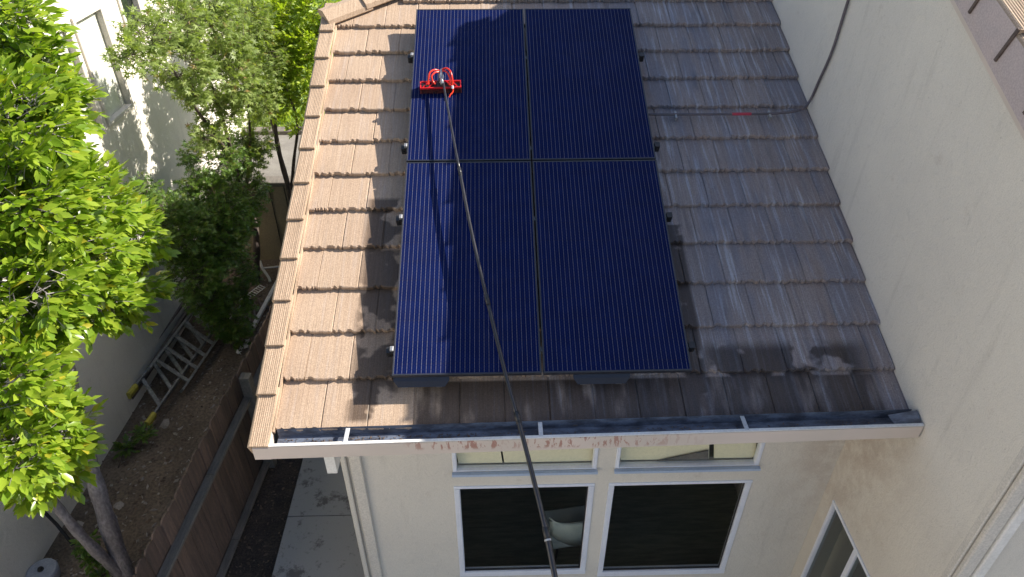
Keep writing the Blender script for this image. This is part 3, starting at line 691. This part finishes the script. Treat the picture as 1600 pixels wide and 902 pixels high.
# lid on the ground, black drip pipe, downspout, racks
ld = thing('bin_lid', 'round pale grey lid lying at the foot of the forked tree', 'lid', (-4.0,1.08,G+.0))
MB().tube([(0,0,0),(0,0,.10),(0,0,.13),(0,0,.14)], [.135,.15,.14,.12], 24).build('disc', M_['lid'], ld); MB().tube([(0,0,.14),(.0,0,.165)], [.03,.024], 12).build('knob', M_['dark'], ld)
MB().tube([(-4.10,1.55,-2.75),(-3.98,1.50,-3.0),(-3.86,1.42,-3.25)], .018, 8).build('black_pipe', M_['dark'], label='short black pipe slanting from the shaded white wall to the dirt', cat='pipe')
ds = thing('downspout', 'white length of downspout lying beside the fence on the dirt', 'downspout', (-2.87,5.0,G))
MB().beam((-.02,.0,.09), (-.0+.10,1.33,.12), .06, .045, (0,0,1), .005).build('pipe', M_['whitewood'], ds); MB().beam((.10,1.33,.12), (.16,1.47,.06), .06, .045, (0,0,1), .005).build('elbow', M_['whitewood'], ds)
pb = thing('plastic_bag', 'crumpled white plastic by the end of the downspout', 'plastic bag', (-2.92,4.62,G+.04))
m = MB(); r = random.Random(3)
for k in range(5):
    c_ = Vector((r.uniform(-.06,.06), -.12+.07*k, r.uniform(0,.03))); a_ = [Vector((r.gauss(0,1), r.gauss(0,1), r.gauss(0,1))).normalized()*r.uniform(.03,.06)+c_ for _ in range(9)]
    for q in range(0, 9, 3): m.add([a_[q], a_[q+1], a_[q+2], c_], [(0,1,2),(0,1,3),(1,2,3),(0,2,3)])
m.build('plastic', M_['whitewood'], pb)
def rack(name, lb, cx, cy, ang, L, Wd, n, mat, th):
    o = thing(name, lb, 'rack', (cx,cy,G+.05), (0.1,0,ang))
    MB().bbox((-L/2,-Wd/2,0), (L/2,-Wd/2+th,th), .002).bbox((-L/2,Wd/2-th,0), (L/2,Wd/2,th), .002).build('side_bar', mat, o)
    for k in range(n): x = -L/2+k*(L-th)/(n-1); MB().box((x,-Wd/2+th,.001), (x+th,Wd/2-th,th-.001)).build('slat', mat, o)
rack('wire_rack', 'thin white wire rack lying between the shrub and the wooden trellis', -3.14,5.88,math.radians(62),.48,.12,11,M_['whitewood'],.012)
rack('wooden_trellis', 'small pale wooden trellis piece lying nearest the fence foot', -3.05,5.28,math.radians(18),.24,.36,4,M_['yellow'] if 0 else M_['pconc'],.022)
rack('wooden_trellis', 'small dull wooden trellis piece behind the paler one', -2.98,5.62,math.radians(30),.24,.34,4,M_['board'],.022)
hk = thing('white_bracket', 'white forked bracket standing on the dirt below the roof edge', 'bracket', (-3.08,6.35,G))
MB().tube(curve([(-.08,.22,.22), (-.02,.1,.16), (.08,.0,.05), (.12,-.08,.01)],5), .022, 8).tube([(-.02,.1,.16),(.35,.18,.14)], .016, 8).build('fork', M_['whitewood'], hk)
# stones one can pick out, and loose litter
def rock(r, rad):
    m = MB(); n = 7; v = []
    for k, (z, q) in enumerate(((0,1.), (.35,.95), (.6,.5))):
        for i in range(n): t = 2*math.pi*i/n; a_ = rad*q*r.uniform(.55,1.25); v.append((a_*math.cos(t)*1.3, a_*math.sin(t), z*rad*.7))
    v.append((0,0,.62*rad)); m.add(v, [(k*n+i, k*n+(i+1)%n, (k+1)*n+(i+1)%n, (k+1)*n+i) for k in range(2) for i in range(n)]+[(2*n+i, 2*n+(i+1)%n, 3*n) for i in range(n)]); return m
for k, (x, y, rr, lb) in enumerate([(-3.72,3.05,.07,'largest flat stone in front of the yellow ladder feet'), (-3.86,2.93,.06,'pale flat stone below the left yellow foot'), (-3.55,3.2,.07,'small stone beside the right yellow foot'), (-3.95,1.72,.05,'grey flat stone between the tree trunk and the black pipe'), (-2.78,2.55,.05,'pale stone near the fence top, farthest up the slope'), (-2.95,2.1,.045,'whitish pebble in the open dirt right of the trunk'), (-3.62,1.95,.06,'dark flat stone behind the straight trunk')]):
    rock(random.Random(k+5), rr).build('stone', M_['stone'], label=lb, cat='stone', loc=(x,y,G-.005), rot=(0,0,k))
m = MB(); r = random.Random(11)
for k in range(2600):
    x = r.uniform(-4.1,-2.25) if k < 1500 else r.uniform(-2.13,-1.67); y = r.uniform(.2,6.8); L_ = r.uniform(.008,.03)*(1 if k < 1500 else .9); t = r.uniform(0,6.28); wd = L_*r.uniform(.25,.6)
    c_ = Vector((x,y,G+(.004 if k < 1500 else .026))); a_ = Vector((math.cos(t),math.sin(t),0))*L_; b_ = Vector((-math.sin(t),math.cos(t),0))*wd; u_ = Vector((0,0,r.uniform(.004,.016)))
    m.add([c_-a_, c_-b_+u_, c_+a_+u_*.5, c_+b_], [(0,1,2,3),(3,2,1,0)])
m.build('ground_litter', M_['chip'], label='wood chips and dry leaves scattered on the dirt and mulch', cat='litter', kind='stuff')
m = MB()
for k in range(500):
    x = r.uniform(-4.1,-2.3); y = r.uniform(.2,6.8); L_ = r.uniform(.01,.03); t = r.uniform(0,6.28)
    c_ = Vector((x,y,G+.004)); a_ = Vector((math.cos(t),math.sin(t),0))*L_; b_ = Vector((-math.sin(t),math.cos(t),0))*L_*r.uniform(.4,.9); u_ = Vector((0,0,L_*.5))
    m.add([c_-a_, c_-b_, c_+a_, c_+b_, c_+u_], [(0,1,4),(1,2,4),(2,3,4),(3,0,4)])
for k in range(130):
    x = r.uniform(-3.9,-2.35); y = r.uniform(.6,5.5); L_ = r.uniform(.02,.05); t = r.uniform(0,6.28)
    c_ = Vector((x,y,G+.006)); a_ = Vector((math.cos(t),math.sin(t),0))*L_; b_ = Vector((-math.sin(t),math.cos(t),0))*L_*r.uniform(.25,.5); u_ = Vector((0,0,L_*.3))
    m.add([c_-a_, c_-b_+u_*.5, c_+a_+u_, c_+b_, c_+u_*1.3], [(0,1,4),(1,2,4),(2,3,4),(3,0,4)])
m.build('gravel', M_['stone'], label='small pale pebbles scattered over the dirt yard', cat='gravel', kind='stuff')
# chairs seen through the windows
def chair(lb, x, y, a):
    o = thing('chair', lb, 'chair', (x,y,-3.16), (0,0,a), 'chairs inside the room')
    m = MB(); n = 9; v = []
    for j, (z, rr) in enumerate(((.42,.20), (.60,.235), (.80,.245), (.84,.24))):
        for i in range(n):
            t = math.radians(200+140*i/(n-1)); zz = z+(.0 if j < 3 else -.05*abs(i-4)/4); v.append((rr*math.cos(t)*1.12, rr*math.sin(t), zz))
    fs = [(j*n+i, j*n+i+1, (j+1)*n+i+1, (j+1)*n+i) for j in range(3) for i in range(n-1)]
    m.add(v, fs); me = m.mesh('backrest', M_['fabric'], True); b_ = obj('backrest', me, o); md = b_.modifiers.new('s','SOLIDIFY'); md.thickness = .04
    MB().bbox((-.23,-.2,.40), (.23,.24,.48), .03).build('seat', M_['fabric'], o)
    for sx in (-1,1):
        for sy in (-1,1): MB().tube([(sx*.17,sy*.15,.40),(sx*.22,sy*.2,0)], [.014,.010], 8).build('leg', M_['dark'], o)
chair('grey upholstered chair seen through the left tall window', 1.42, 1.12, math.radians(8))
chair('grey chair at the top edge of the right tall window', 1.80, 2.62, math.radians(160))

# ------------------------------------------------------------------ plants
def leaf_template(kind):
    if kind == 'oval':
        v = np.array([(0,0,0),(.20,.22,.05),(.5,0,-.03),(.22,.62,.05),(0,1,-.06),(-.20,.22,.05),(-.22,.62,.05),(0,.45,0)], float)
        v[2] = (0,.45,0)
        v = v[:7]; f_ = [(0,1,2),(1,3,2),(2,3,4),(0,2,5),(5,2,6),(2,4,6)]
    elif kind == 'maple':
        v = [(0,.05,0)]; 
        for i in range(11):
            t = math.radians(-60+i*30); r = (1. if i % 2 == 1 else .36)*(1-.25*abs(i-5)/5); v.append((r*.62*math.sin(t-math.radians(90)), .1+r*.62*math.cos(t-math.radians(90)), .05*(i % 2)-.02))
        v = [(0,.05,0)]+[((1. if i % 2 else .34)*(1-.05*abs(i-5))*.6*math.sin(math.radians(-125+25*i)), .3+(1. if i % 2 else .34)*(1-.05*abs(i-5))*.6*math.cos(math.radians(-125+25*i)), -.08*(i % 2)) for i in range(11)]
        v[0] = (0,.3,.03); v = np.array(v, float); f_ = [(0,i+1,i) for i in range(1,11)]
    else:
        v = np.array([(0,0,0),(.16,.45,.03),(0,1,-.04),(-.16,.45,.03)], float); f_ = [(0,1,2),(0,2,3)]
    return v, np.array(f_)
def rots(d, roll, up_bias=0):                    # frames with Y along d
    d = d/np.linalg.norm(d, axis=1, keepdims=True); u = np.tile([0,0,1.], (len(d),1)); x = np.cross(d, u); x /= np.linalg.norm(x, axis=1, keepdims=True)+1e-9; z = np.cross(x, d)
    c, s_ = np.cos(roll)[:,None], np.sin(roll)[:,None]; x2 = x*c+z*s_; z2 = -x*s_+z*c
    return np.stack([x2, d, z2], axis=2)
def foliage_data(blobs, sprigs, per, size, twig, rs, flat=.5, hang=0.):
    P = []; D = []; tw = []
    for (c, rad) in blobs:
        c = np.array(c); rad = np.array(rad if hasattr(rad, '__len__') else (rad,)*3)
        n = int(sprigs*(np.mean(rad)+.10)**2)
        dirs = rs.normal(size=(n,3)); dirs /= np.linalg.norm(dirs, axis=1, keepdims=True); rr = rs.uniform(.45,1.08,n)**.6
        # lumpy outline
        lump = 1+.18*np.sin(dirs[:,0]*5+c[0]*7)*np.sin(dirs[:,1]*6+c[1]*3)*np.cos(dirs[:,2]*5)
        o = c+dirs*rr[:,None]*rad*lump[:,None]
        sdv = dirs+rs.normal(size=(n,3))*.45; sdv[:,2] = sdv[:,2]*.8+.12-hang; sdv /= np.linalg.norm(sdv, axis=1, keepdims=True)
        side_ = np.cross(sdv, [0,0,1]); side_ /= np.linalg.norm(side_, axis=1, keepdims=True)+1e-9
        tw.append((o, sdv))
        for k in range(per):
            t = (k+.5)/per; sg = 1 if k % 2 else -1; pos = o+sdv*twig*t
            d = sdv*(.55+.5*t)+side_*sg*(.9*(1-t*.75))+rs.normal(size=(n,3))*.18; P.append(pos); D.append(d)
    P = np.concatenate(P); D = np.concatenate(D); R_ = rots(D, rs.normal(0, flat, len(P))); sz = size*rs.uniform(.6,1.12,len(P))
    return P, R_, sz, tw
def foliage_mesh(name, P, R_, sz, kind, mat, smooth=False):
    v, f_ = leaf_template(kind); V = np.einsum('nij,kj->nki', R_, v)*sz[:,None,None]+P[:,None,:]
    n, k = len(P), len(v); F = (f_[None]+(np.arange(n)*k)[:,None,None]).reshape(-1,3)
    me = bpy.data.meshes.new(name); me.vertices.add(n*k); me.vertices.foreach_set('co', V.reshape(-1)); me.loops.add(F.size); me.loops.foreach_set('vertex_index', F.reshape(-1).astype(np.int32))
    me.polygons.add(len(F)); me.polygons.foreach_set('loop_start', (np.arange(len(F))*3).astype(np.int32)); me.update(calc_edges=True); me.validate(); me.materials.append(mat); return me
def twigs(tw, L, r0, mat, parent, sub=1, towards=None):
    m = MB()
    for o, d in tw:
        for i in range(0, len(o), sub):
            p = Vector(o[i]); q = Vector(d[i]); m.tube([p-q*L*.5, p+q*L], [r0, r0*.4], 3, False)
    o = m.build('twigs', mat, parent); o['kind'] = 'stuff'; return o
def limb(pts, r0, r1, mat, parent, name='branch', n=10):
    c = curve(pts, 5); rr = [(r0+(r1-r0)*i/(len(c)-1))*(1+.08*math.sin(i*1.7)) for i in range(len(c))]
    return MB().tube(c, rr, n).build(name, mat, parent, smooth=True)
LM = dict(front=leaf_mat('glossy_leaves', (.14,.235,.02), (.30,.39,.04), (.42,.38,.04), .30, .42, .97),
          maple=leaf_mat('maple_leaves', (.16,.22,.055), (.25,.31,.09), (.26,.17,.07), .5, .40, .97),
          lime=leaf_mat('lime_leaves', (.26,.35,.03), (.36,.44,.05), (.35,.35,.05), .42, .42),
          shrub=leaf_mat('shrub_leaves', (.065,.13,.022), (.12,.20,.03), (.13,.17,.03), .45, .3, .85))
def tree(name, label, cat, base, trunks, blobs, kind, lm, sprigs, per, size, twig, seed, bark, big_leaves=0, group=None, hang=0., flat=.5, subtw=2):
    o = thing(name, label, cat, base, (0,0,0), group); inv = Matrix.Translation(-Vector(base)); rs = np.random.default_rng(seed)
    for i, (pts, r0, r1) in enumerate(trunks): limb(pts, r0, r1, bark, o, 'trunk' if i == 0 else 'branch').matrix_parent_inverse = inv
    P, R_, sz, tw = foliage_data(blobs, sprigs, per, size, twig, rs, flat, hang)
    if big_leaves:
        C0 = np.array([.68,-3.23,3.49]); dd = np.linalg.norm(P-C0, axis=1); idx = np.argsort(dd)
        vis = idx[P[idx][:,0] > -4.0][:big_leaves*3:3]
        mask = np.ones(len(P), bool); mask[vis] = False
        v, f_ = leaf_template(kind); lme = bpy.data.meshes.new('leaf'); lme.from_pydata([tuple(q) for q in v], [], [tuple(int(a) for a in t) for t in f_]); lme.materials.append(lm)
        for i in vis:
            q = bpy.data.objects.new('leaf', lme); COL.objects.link(q); q.parent = o; q.matrix_parent_inverse = inv
            M4 = Matrix([list(map(float, row)) for row in R_[i]]).to_4x4(); q.matrix_basis = Matrix.Translation(Vector(P[i])) @ M4 @ Matrix.Scale(float(sz[i]), 4)
        P, R_, sz = P[mask], R_[mask], sz[mask]
    fo_ = obj('foliage', foliage_mesh('foliage', P, R_, sz, kind, lm), o, kind='stuff'); fo_.matrix_parent_inverse = inv
    twigs(tw, twig, .0042, bark, o, subtw).matrix_parent_inverse = inv
    return o
FB = [((-2.90,2.27,1.97),0.23), ((-2.85,2.16,1.60),0.26), ((-2.80,2.36,1.27),0.17), ((-2.70,1.59,1.41),0.32), ((-2.80,1.88,1.00),0.22), ((-2.70,1.32,0.95),0.37), ((-2.70,2.02,0.55),0.27), ((-2.65,2.33,0.08),0.23), ((-2.70,1.54,0.37),0.33), ((-2.65,2.13,-0.31),0.20), ((-2.70,1.66,-0.13),0.22), ((-2.70,0.96,0.48),0.31), ((-2.65,2.03,-0.55),0.05), ((-2.75,0.99,0.04),0.14), ((-2.75,0.53,0.02),0.25), ((-2.80,0.82,-0.58),0.09), ((-2.85,0.69,-0.74),0.23), ((-2.80,0.34,-0.46),0.22), ((-2.90,0.74,-1.22),0.07), ((-2.90,0.47,-1.02),0.07), ((-3.35,1.5,.9),.45), ((-3.4,.6,.2),.45), ((-3.5,.2,1.0),.5), ((-3.4,2.2,1.6),.4), ((-3.4,-.2,.1),.4)]
tree('broadleaf_tree', 'big glossy light green tree with forked pale trunks beside the fence', 'tree', (-3.2,1.08,G),
     [([(-3.2,1.07,-3.4),(-3.2,1.22,-2.6),(-3.2,1.35,-2.0),(-3.13,1.40,-1.4),(-3.0,1.45,-.6),(-2.95,1.5,.3),(-2.95,1.8,1.2)], .095, .03),
      ([(-3.2,1.06,-3.28),(-3.29,1.01,-2.7),(-3.36,1.0,-2.25),(-3.4,1.0,-1.85),(-3.3,.8,-1.0),(-3.0,.6,-.2),(-2.9,.5,.5)], .058, .02),
      ([(-3.1,1.42,-1.2),(-2.95,1.1,-.9),(-2.85,.8,-.7)], .03, .01), ([(-3.0,1.45,-.5),(-2.85,1.8,-.2),(-2.7,2.2,.0)], .03, .01), ([(-2.95,1.5,.3),(-2.8,1.9,.5),(-2.7,2.1,.6)], .025, .008)],
     FB, 'oval', LM['front'], 1000, 9, .112, .18, 3, M_['bark'], 300, flat=.45, subtw=1)
# low sprouts on the fork
tree('sprout', 'low green sprout growing over the dirt right of the pale trunk', 'plant', (-3.75,2.6,G), [([(-3.85,2.5,G),(-3.8,2.7,G+.12),(-3.65,3.0,G+.22)], .008, .003)],
     [((-3.80,2.70,G+.13),.03), ((-3.64,2.88,G+.16),.03)], 'oval', LM['shrub'], 1300, 7, .07, .10, 9, M_['dbark'])
tree('sprout', 'small green sprout between the two pale trunks', 'plant', (-3.38,1.15,G), [([(-3.42,1.0,G),(-3.45,1.05,G+.3),(-3.5,1.0,G+.7)], .008, .003)],
     [((-3.42,1.1,-2.75),.04), ((-3.38,1.05,-2.95),.05), ((-3.3,.95,-3.1),.03)], 'oval', LM['shrub'], 1300, 7, .06, .08, 10, M_['dbark'])
tree('maple_tree', 'sage green maple standing against the sunlit white house', 'tree', (-3.25,6.0,G),
     [([(-3.2,6.25,-3.35),(-3.1,6.44,-2.7),(-3.1,6.58,-2.3),(-3.13,6.4,-1.9),(-2.95,6.0,-1.0),(-2.7,5.3,0.2),(-2.6,4.9,.7)], .06, .012), ([(-3.13,6.4,-1.9),(-2.85,6.4,-1.1),(-2.65,6.3,-.1)], .03, .012), ([(-2.95,6.0,-1.0),(-2.8,4.9,.2),(-2.6,4.1,1.0)], .025, .01)],
     [((-2.85,6.4,-1.15),0.14), ((-2.7,6.5,-.95),0.12), ((-2.60,3.81,1.39),0.17), ((-2.60,4.50,1.31),0.21), ((-2.60,4.38,0.92),0.22), ((-2.60,5.54,0.83),0.33), ((-2.60,5.45,0.39),0.34), ((-2.60,4.45,0.61),0.08), ((-2.60,6.53,0.27),0.38), ((-2.60,6.35,-0.15),0.28), ((-2.70,5.34,-0.01),0.18), ((-2.60,5.34,1.18),0.21), ((-2.60,6.60,0.76),0.29), ((-2.60,3.41,1.31),0.07), ((-2.80,5.00,-0.20),0.10)],
     'maple', LM['maple'], 1350, 6, .105, .15, 4, M_['dbark'], flat=.6)
tree('lime_green_tree', 'bright yellow green tree with dark stems close to the roof edge', 'tree', (-2.45,6.62,G),
     [([(-2.42,6.62,-3.35),(-2.44,6.6,-2.3),(-2.46,6.6,-1.7),(-2.49,6.6,-1.1),(-2.46,6.65,-.6),(-2.4,6.9,-.1)], .055, .02), ([(-2.45,6.62,-1.9),(-2.3,6.62,-1.3),(-2.14,6.6,-.7),(-2.2,6.6,-.2)], .03, .012), ([(-2.49,6.6,-1.1),(-2.65,7.0,-.7),(-2.8,7.3,-.2)], .022, .008)],
     [((-2.60,7.20,0.68),0.26), ((-2.27,7.20,0.55),0.33), ((-1.96,7.30,0.52),0.31), ((-2.12,7.00,0.16),0.31), ((-1.95,6.90,-0.04),0.28), ((-2.39,6.90,0.01),0.28), ((-1.83,7.00,0.25),0.24), ((-2.31,6.70,-0.24),0.14), ((-1.98,6.70,-0.34),0.12), ((-1.73,7.30,0.69),0.23), ((-2.55,6.60,-0.48),0.08), ((-2.21,6.60,-0.44),0.07), ((-2.11,6.60,-0.78),0.07), ((-2.50,7.50,0.69),0.27)],
     'oval', LM['lime'], 800, 8, .085, .14, 5, M_['dbark'], flat=.6)
tree('shrub', 'dark green dense shrub in shade behind the ladders', 'shrub', (-3.25,4.9,G),
     [([(-3.2,4.9,-3.35),(-3.2,4.95,-2.6),(-3.2,5.0,-1.8),(-3.2,5.2,-1.2)], .05, .02), ([(-3.2,4.92,-2.9),(-3.1,4.8,-2.3),(-3.05,4.8,-1.9)], .03, .01), ([(-3.2,5.0,-1.8),(-3.35,4.6,-1.3),(-3.4,4.4,-.9)], .025, .01)],
     [((-3.40,4.27,-0.55),0.08), ((-3.35,4.46,-0.91),0.16), ((-3.25,4.58,-1.26),0.29), ((-3.35,4.15,-1.18),0.12), ((-3.15,5.74,-0.86),0.28), ((-3.00,6.30,-1.03),0.17), ((-3.30,5.29,-1.01),0.08), ((-3.10,5.49,-1.32),0.31), ((-3.00,6.30,-1.66),0.22), ((-3.15,4.85,-1.63),0.40), ((-3.10,5.03,-2.27),0.34), ((-3.20,4.36,-1.80),0.26), ((-3.00,4.67,-2.68),0.26), ((-3.00,5.15,-1.51),0.32), ((-3.15,4.55,-2.36),0.19), ((-2.95,5.68,-1.78),0.15), ((-3.00,4.66,-3.08),0.07)],
     'maple', LM['shrub'], 1700, 7, .085, .14, 6, M_['dbark'], flat=.6)
# tuft of long grass on the terrace lawn, and rough grass blades
m = MB(); r = random.Random(21)
for k in range(260):
    x, y = r.gauss(-3.35,.22), 9.15+abs(r.gauss(0,.25)); L_ = r.uniform(.18,.42); a_ = r.uniform(0,6.28); l = Vector((math.cos(a_),math.sin(a_),0))*r.uniform(.05,.22); b_ = Vector((0,0,-1.83)); w2 = Vector((-math.sin(a_),math.cos(a_),0))*.007
    p = Vector((x,y,-1.83)); m.add([p-w2, p+w2, p+l*.4+Vector((0,0,L_*.7))+w2, p+l+Vector((0,0,L_)), p+l*.4+Vector((0,0,L_*.7))-w2], [(0,1,2,3,4)])
m.build('grass_tuft', LM['lime'], label='tuft of long yellow green grass at the lawn edge', cat='grass')
m = MB()
for k in range(9000):
    x, y = r.uniform(-5.5,0), 9.0+r.uniform(0,1)**1.5*8; L_ = r.uniform(.03,.07); a_ = r.uniform(0,6.28); l = Vector((math.cos(a_),math.sin(a_),0))*.03; w2 = Vector((-math.sin(a_),math.cos(a_),0))*.006
    p = Vector((x,y,-1.822)); m.add([p-w2, p+w2, p+l+Vector((0,0,L_))], [(0,1,2)])
m.build('lawn_grass', LM['lime'], label='short bright green grass of the raised lawn', cat='grass', kind='stuff')
